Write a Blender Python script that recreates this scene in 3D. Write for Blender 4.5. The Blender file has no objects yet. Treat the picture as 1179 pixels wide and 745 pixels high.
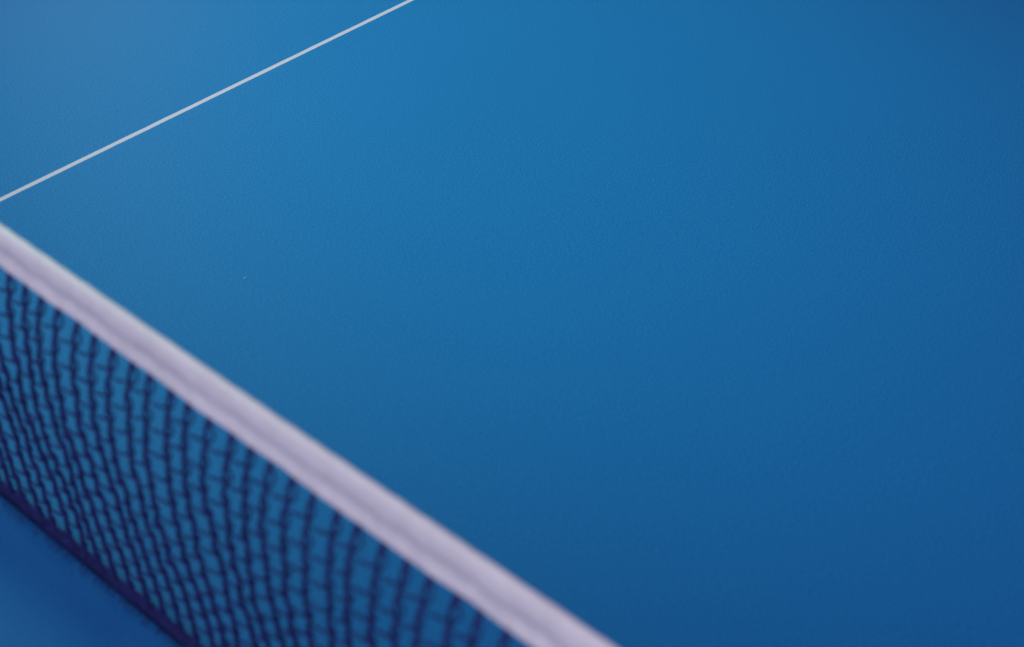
import bpy, math, random
import numpy as np
from mathutils import Vector, Matrix
random.seed(4); rng = np.random.default_rng(4)
S = bpy.context.scene; COL = S.collection

# ---------------------------------------------------------------- camera
yaw, pitch, roll = math.radians(42.53), math.radians(38.66), math.radians(0.62)
F = Vector((math.cos(pitch)*math.cos(yaw), math.cos(pitch)*math.sin(yaw), -math.sin(pitch)))
R0 = F.cross(Vector((0, 0, 1))).normalized(); U0 = R0.cross(F)
R = math.cos(roll)*R0 + math.sin(roll)*U0
U = -math.sin(roll)*R0 + math.cos(roll)*U0
cd = bpy.data.cameras.new('camera'); cam = bpy.data.objects.new('camera', cd); COL.objects.link(cam)
M = Matrix((R, U, -F)).transposed().to_4x4(); M.translation = Vector((-0.234, -0.6611, 0.4901))
cam.matrix_world = M
cd.sensor_width = 36; cd.lens = 2.0209*1000*36/1179; cd.clip_start = 0.01; cd.clip_end = 200
cd.dof.use_dof = True; cd.dof.focus_distance = 0.97; cd.dof.aperture_fstop = 10.5
S.camera = cam

# ---------------------------------------------------------------- light
w = bpy.data.worlds.new('World'); S.world = w; w.use_nodes = True
bg = w.node_tree.nodes['Background']; bg.inputs[0].default_value = (0.42, 0.33, 0.70, 1); bg.inputs[1].default_value = 0.35
def area(name, loc, target, size, power, col):
    l = bpy.data.lights.new(name, 'AREA'); l.shape = 'RECTANGLE'; l.size, l.size_y = size
    l.energy = power; l.color = col
    o = bpy.data.objects.new(name, l); COL.objects.link(o); o.location = loc
    o.rotation_euler = (Vector(target)-Vector(loc)).to_track_quat('-Z', 'Y').to_euler()
    return o
# soft unseen light added beyond the far left for the tabletop sheen, and a pinkish one above the near side
area('sheen_light', (1.36, 1.9, 0.95), (0.25, 0.0, 0), (0.35, 0.35), 2.0, (1.0, 0.92, 0.95))
sl = bpy.data.lights.new('falloff_spot', 'SPOT'); sl.energy = 66; sl.color = (0.34, 1.0, 0.68); sl.shadow_soft_size = 0.14  # unseen spot, added to make the brightness fall off across the tabletop
sl.spot_size = math.radians(42.6); sl.spot_blend = 1.0
so = bpy.data.objects.new('falloff_spot', sl); COL.objects.link(so); so.location = (0.223, 0.525, 1.086)
so.rotation_euler = (Vector((0.34, -0.09, 0))-so.location).to_track_quat('-Z', 'Y').to_euler()
area('overhead_lamp', (-1.6, -1.15, 1.75), (0, -0.3, 0.1), (1.9, 1.9), 32, (1.0, 0.79, 1.0))
S.view_settings.view_transform = 'Standard'; S.view_settings.look = 'None'
S.view_settings.exposure = 0; S.view_settings.gamma = 1

# ---------------------------------------------------------------- helpers
def link(name, verts, faces, mat, parent=None, smooth=True):
    me = bpy.data.meshes.new(name); me.from_pydata([tuple(v) for v in verts], [], [tuple(f) for f in faces])
    me.materials.append(mat); me.update()
    if smooth: me.polygons.foreach_set('use_smooth', [True]*len(me.polygons))
    o = bpy.data.objects.new(name, me); COL.objects.link(o)
    if parent: o.parent = parent
    return o
def empty(name, loc, label, cat):
    o = bpy.data.objects.new(name, None); COL.objects.link(o); o.location = loc
    o['label'] = label; o['category'] = cat; return o
class MB:
    def __init__(s): s.v = []; s.f = []; s.n = 0
    def tube(s, P, r, k=6):
        """sweep a round thread along points P (n,3); r scalar or (n,)"""
        P = np.asarray(P, float); n = len(P); r = np.broadcast_to(r, (n,))
        T = np.gradient(P, axis=0); T /= np.linalg.norm(T, axis=1)[:, None]
        ref = np.where(np.abs(T[:, :1]) > .9, [[0, 1., 0]], [[1., 0, 0]])
        A = np.cross(T, ref); A /= np.linalg.norm(A, axis=1)[:, None]; B = np.cross(T, A)
        a = np.arange(k)/k*2*math.pi
        V = P[:, None] + r[:, None, None]*(np.cos(a)[None, :, None]*A[:, None] + np.sin(a)[None, :, None]*B[:, None])
        s.v.append(V.reshape(-1, 3))
        i = np.arange(n-1)[:, None]*k; j = np.arange(k)[None]; j2 = (j+1) % k
        s.f.append((np.stack([i+j, i+j2, i+k+j2, i+k+j], -1)+s.n).reshape(-1, 4)); s.n += n*k
    def box(s, a, b):
        x0, y0, z0 = a; x1, y1, z1 = b
        s.v.append(np.array([(x0,y0,z0),(x1,y0,z0),(x1,y1,z0),(x0,y1,z0),(x0,y0,z1),(x1,y0,z1),(x1,y1,z1),(x0,y1,z1)]))
        s.f.append(np.array([(0,3,2,1),(4,5,6,7),(0,1,5,4),(1,2,6,5),(2,3,7,6),(3,0,4,7)])+s.n); s.n += 8
    def build(s, name, mat, parent=None, smooth=True):
        return link(name, np.concatenate(s.v), np.concatenate(s.f).tolist(), mat, parent, smooth)
def sm(y, seed, L):
    """smooth random function of y, wavelength about L, range about -1..1"""
    g = np.random.default_rng(seed); o = 0
    for k in range(4):
        o = o + math.pow(.75, k)*np.sin(2*math.pi*y/(L/(1+.7*k)) + g.uniform(0, 6.28))
    return o/2.2

# ---------------------------------------------------------------- materials
def mat(name):
    m = bpy.data.materials.new(name); m.use_nodes = True
    return m, m.node_tree, m.node_tree.nodes['Principled BSDF']
def N(nt, t, **kw):
    n = nt.nodes.new(t)
    for k, v in kw.items():
        if k in n.inputs: n.inputs[k].default_value = v
        else: setattr(n, k, v)
    return n
def speckled(name, base, amp, scale, rough, bump_scale, bump, spec=.5, blot=0.0, blot_scale=6):
    m, nt, p = mat(name)
    tc = N(nt, 'ShaderNodeTexCoord')
    n1 = N(nt, 'ShaderNodeTexNoise', Scale=scale, Detail=2.0, Roughness=.6); nt.links.new(tc.outputs['Object'], n1.inputs['Vector'])
    n2 = N(nt, 'ShaderNodeTexNoise', Scale=blot_scale, Detail=3.0); nt.links.new(tc.outputs['Object'], n2.inputs['Vector'])
    r1 = N(nt, 'ShaderNodeMapRange'); r1.inputs[1].default_value = .25; r1.inputs[2].default_value = .75
    r1.inputs[3].default_value = 1-amp; r1.inputs[4].default_value = 1+amp; nt.links.new(n1.outputs[0], r1.inputs[0])
    r2 = N(nt, 'ShaderNodeMapRange'); r2.inputs[1].default_value = .3; r2.inputs[2].default_value = .7
    r2.inputs[3].default_value = 1-blot; r2.inputs[4].default_value = 1+blot; nt.links.new(n2.outputs[0], r2.inputs[0])
    mu = N(nt, 'ShaderNodeMath', operation='MULTIPLY'); nt.links.new(r1.outputs[0], mu.inputs[0]); nt.links.new(r2.outputs[0], mu.inputs[1])
    vm = N(nt, 'ShaderNodeVectorMath', operation='SCALE'); vm.inputs[0].default_value = base[:3]; nt.links.new(mu.outputs[0], vm.inputs['Scale'])
    nt.links.new(vm.outputs[0], p.inputs['Base Color'])
    p.inputs['Roughness'].default_value = rough; p.inputs['Specular IOR Level'].default_value = spec
    nb = N(nt, 'ShaderNodeTexNoise', Scale=bump_scale, Detail=2.0); nt.links.new(tc.outputs['Object'], nb.inputs['Vector'])
    b = N(nt, 'ShaderNodeBump', Strength=1.0, Distance=bump); nt.links.new(nb.outputs[0], b.inputs['Height'])
    nt.links.new(b.outputs[0], p.inputs['Normal'])
    return m
m_table = speckled('blue_table_coating', (0.0115, 0.137, 0.376), .72, 1650, .43, 1500, .000006, .11, .02, 5)
m_line = speckled('white_line_paint', (0.64, 0.42, 0.56), .07, 1500, .5, 1800, .00002, .4)
m_edge = speckled('dark_steel_edge', (0.02, 0.03, 0.08), .1, 300, .4, 500, .00001)
m_tape = speckled('white_cotton_tape', (0.84, 0.95, 0.85), .16, 1500, .9, 900, .0002, .1, .05, 60)
m_net = speckled('navy_nylon_thread', (0.017, 0.026, 0.135), .35, 1400, .75, 2500, .00008, .25, .2, 200)
m_dust = speckled('pale_dust', (0.22, 0.33, 0.5), .1, 800, .9, 900, .00001)

# ---------------------------------------------------------------- table
table = empty('table_tennis_table', (0, 0, 0), 'matt blue table tennis table with a thin white centre line, under the net', 'table')
def slab(x0, x1, y0, y1, z0, z1, mt, nm, bev=.0015):
    b = MB(); b.box((x0, y0, z0), (x1, y1, z1)); o = b.build(nm, mt, table, False)
    md = o.modifiers.new('bevel', 'BEVEL'); md.width = bev; md.segments = 3; return o
slab(.0015, 1.37, -.7625, .7625, -.022, 0, m_table, 'tabletop')
slab(-1.37, -.0015, -.7625, .7625, -.022, 0, m_table, 'tabletop')
def stripe(name, x0, x1, y0, y1, z=.00006):
    # painted line, a thin slightly uneven film of paint on the coating
    n = 260; t = np.linspace(0, 1, n); V = []; Fc = []
    along_x = (x1-x0) > (y1-y0)
    for i, a in enumerate(t):
        e0, e1 = (rng.normal(0, .00004, 2))
        if along_x:
            x = x0+(x1-x0)*a; V += [(x, y0+e0, z), (x, y1+e1, z)]
        else:
            y = y0+(y1-y0)*a; V += [(x0+e0, y, z), (x1+e1, y, z)]
        if i: k = 2*i; Fc.append((k-2, k, k+1, k-1) if along_x else (k-2, k-1, k+1, k))
    return link(name, V, Fc, m_line, table, False)
stripe('centre_line', .004, 1.349, -.00138, .00138)
stripe('centre_line', -1.349, -.004, -.00138, .00138)
for s in (-1, 1):
    stripe('edge_line', min(s*1.35, s*1.369), max(s*1.35, s*1.369), -.7605, .7605)
    for h in (-1, 1):
        stripe('edge_line', *sorted((h*.004, h*1.3495)), *sorted((s*.742, s*.7605)))

# ---------------------------------------------------------------- net
net = empty('table_net', (0, 0, 0), 'dark navy knotted net with a white cloth tape along its top, across the blue table', 'net')
YA, YB = -.76, .76
ZT = .1525
def ztop(y): return ZT + .0006*sm(y, 11, .9)

# tape: one folded band of cloth, closed profile (x, z below the top), x<0 faces the camera
prof = [(0.0016,-.0165),(0.0018,-.0120),(0.0019,-.0080),(0.0021,-.0050),(0.0019,-.0028),(0.0011,-.0014),(-.0001,-.0011),
        (-.0012,-.0018),(-.0018,-.0032),(-.0022,-.0047),(-.0024,-.0062),(-.0024,-.0076),(-.0022,-.0090),(-.0019,-.0102),(-.0018,-.0113),
        (-.0020,-.0127),(-.0025,-.0142),(-.0030,-.0159),(-.0028,-.0170),(-.0009,-.0174),(0.0006,-.0170)]
np_ = len(prof); ys = np.arange(YA, YB, .0012); V = []; Fc = []
n = len(ys)
Z0 = ztop(ys)
pf = np.array(prof)
TT = np.zeros((n, np_, 3))
for j, (px, pz) in enumerate(pf):
    depth = max(0, -pz-.004)/.015
    groove = math.exp(-((pz+.0105)/.0030)**2) if px < 0 else 0
    dx = groove*(.0003*sm(ys, 21, .040)+.00022*sm(ys, 22, .014)) + depth*.0004*sm(ys, 23, .08) + .00012*sm(ys, 24+j, .011)
    dz = .00015*sm(ys, 60+j//3, .02) + depth*.00012*sm(ys, 90, .06)
    kk = 1 + .27*np.clip(-ys-.23, -.1, .3)
    TT[:, j] = np.stack([px*kk+dx, ys, Z0-.001+.005*np.clip(-ys-.23, 0, .2)+pz*kk+dz], 1)
idx = np.arange(n-1)[:, None]*np_ + np.arange(np_)[None]; idn = np.arange(n-1)[:, None]*np_ + ((np.arange(np_)+1) % np_)[None]
fc = np.stack([idx, idn, idn+np_, idx+np_], -1).reshape(-1, 4)
tape = link('top_tape', TT.reshape(-1, 3), fc.tolist(), m_tape, net)
sd = tape.modifiers.new('subd', 'SUBSURF'); sd.levels = 1; sd.render_levels = 1

# netting
CW, CH = .0096, .0099
ZTOPM, ZBOT = ZT-.0165, .0042
def drape(y, z):
    """where a mesh point nominally at (y, z) hangs: returns x, y, z"""
    u = np.clip((ZTOPM-z)/(ZTOPM-ZBOT), 0, 1)                   # 0 at tape, 1 at cord
    near = np.clip((-y-.12)/.3, 0, 1.3)
    bow = np.sin(np.pi*np.power(np.clip(u*1.09-.09*u**8, 0, 1), .62))*(.0055+.0040*near+.0012*sm(y, 31, .16))
    lean = np.sin(np.pi*u)*.0012*sm(y, 32, .05) + .0008*np.sin(np.pi*u**2)*sm(y, 37, .03)
    x = .0006 - .0008*(1-np.exp(-u*14)) - bow + .0008*np.sin(2*np.pi*u*1.5)*sm(y, 33, .07)
    yy = y + lean + .0007*sm(z+y*.3, 34, .045)*np.sin(np.pi*u) + .0009*np.sin(np.pi*u)*sm(y+z, 35, .027)
    zz = z + .0006*sm(y, 36, .06)*np.sin(np.pi*u)
    return np.stack([x, yy, zz], -1)
mb = MB()
yk = np.arange(YA+.004, YB-.004, CW)
rows = int((ZTOPM-ZBOT)/CH)+1
zrow = ZTOPM - .002 - np.arange(rows+1)*CH
for k, y0 in enumerate(yk):
    ph = rng.uniform(-.08, .08); y0 += rng.normal(0, .0004)
    zz = np.linspace(ZTOPM+.0012, ZBOT-.001, 100)
    C = drape(np.full_like(zz, y0), zz)
    q = (ZTOPM-.002-zz)/CH + ph                                   # stitches run one per mesh row
    fr = q - np.floor(q)
    jit = 1 + .25*np.sin(np.floor(q)*2.3+k*1.7)
    loop = np.sin(np.pi*fr)**1.1*jit*(.0011+.0015*np.clip((zz-.09)/.04, 0, 1))
    wob = .00035*np.sin(2*np.pi*q)
    A = C.copy(); A[:, 1] += .00025+wob; A[:, 0] += .0003*np.cos(2*np.pi*q)
    B = C.copy(); B[:, 1] += -loop+.00005; B[:, 0] -= .0005*np.sin(2*np.pi*q+.8)
    D = C.copy(); D[:, 1] += .00035*np.sin(4*np.pi*q+1); D[:, 0] += .0005*np.sin(2*np.pi*q+2)
    mb.tube(A, (.00078)*(1+.15*np.cos(2*np.pi*q)), 6); mb.tube(B, .00044, 6); mb.tube(D, .00064, 6)
    # the knot where the cross thread is laid in
    for i, zr in enumerate(zrow):
        zc = zr + ph*CH
        if zc < ZBOT: continue
        t = np.linspace(-1, 1, 5); zq = zc + t*.0014
        Kp = drape(np.full(5, y0), zq); Kp[:, 1] -= .0001
        mb.tube(Kp, .00092*np.sqrt(np.clip(1-t*t, .08, 1)), 6)
        if k+1 < len(yk):
            m = 9; s = np.linspace(0, 1, m); rise = .0022+rng.normal(0, .0002)
            # image right is -y: the thread leaves low on the +y strand and climbs to the -y one
            ya = y0 + s*(yk[k+1]-y0); za = zc + rise*(1-s) - .0006*np.sin(np.pi*s)
            for off in (-.00022, .00022):
                P = drape(ya, za+off*np.cos(3*s)); P[:, 0] += off
                mb.tube(P, .00029, 5)
mb.build('netting', m_net, net)
# bottom cord: a bundle of threads with close whip stitches
mc = MB()
yy = np.arange(YA, YB, .0022)
for a in range(5):
    an = a/5*2*math.pi + yy*140
    bx = -.0005+.0004*sm(yy, 41, .07); bz = .0028+.0005*sm(yy, 42, .05)
    mc.tube(np.stack([bx+.0014*np.cos(an), yy, bz+.0010*np.sin(an)], 1), .0008, 6)
for y in np.arange(YA+.002, YB-.002, .0013):
    t = np.linspace(0, 2*math.pi, 11); r = .0017+rng.uniform(-.0003, .0004); dy = rng.uniform(-.0009, .0009)
    bx = -.0005+.0004*float(sm(np.array(y), 41, .07)); bz = .0029+.0005*float(sm(np.array(y), 42, .05))
    mc.tube(np.stack([bx+r*np.cos(t), y+dy*np.sin(t), bz+r*.95*np.sin(t)], 1), .00032, 4)
for y in np.arange(YA+.002, YB-.002, .0016):            # loose fibre ends of the whip stitching
    L = rng.uniform(.003, .0065); a0 = rng.uniform(-.5, .5); t = np.linspace(0, 1, 5)
    mc.tube(np.stack([-.0022-L*t*.8, y+a0*L*t+.0006*t*t, .0042-.0028*t+.0010*np.sin(3*t)], 1), .00024*(1-.5*t), 4)
mc.build('bottom_cord', m_net, net)

# ---------------------------------------------------------------- dust
def speck(x, y, s):
    V = []; Fc = []; a, b = 6, 8
    for i in range(a+1):
        for j in range(b):
            th = math.pi*i/a; ph = 2*math.pi*j/b; r = s*(1+.25*math.sin(3*ph+i))
            V.append((r*math.sin(th)*math.cos(ph)*1.4, r*math.sin(th)*math.sin(ph), s*.5*math.cos(th)))
    for i in range(a):
        for j in range(b): Fc.append((i*b+j, (i+1)*b+j, (i+1)*b+(j+1) % b, i*b+(j+1) % b))
    o = link('dust_speck', V, Fc, m_dust); o.location = (x, y, s*.45)
    o['label'] = 'tiny pale speck of dust on the blue tabletop below the white line'; o['category'] = 'speck'
# position of the speck on the table
speck(0.1569, -0.1353, .0005)
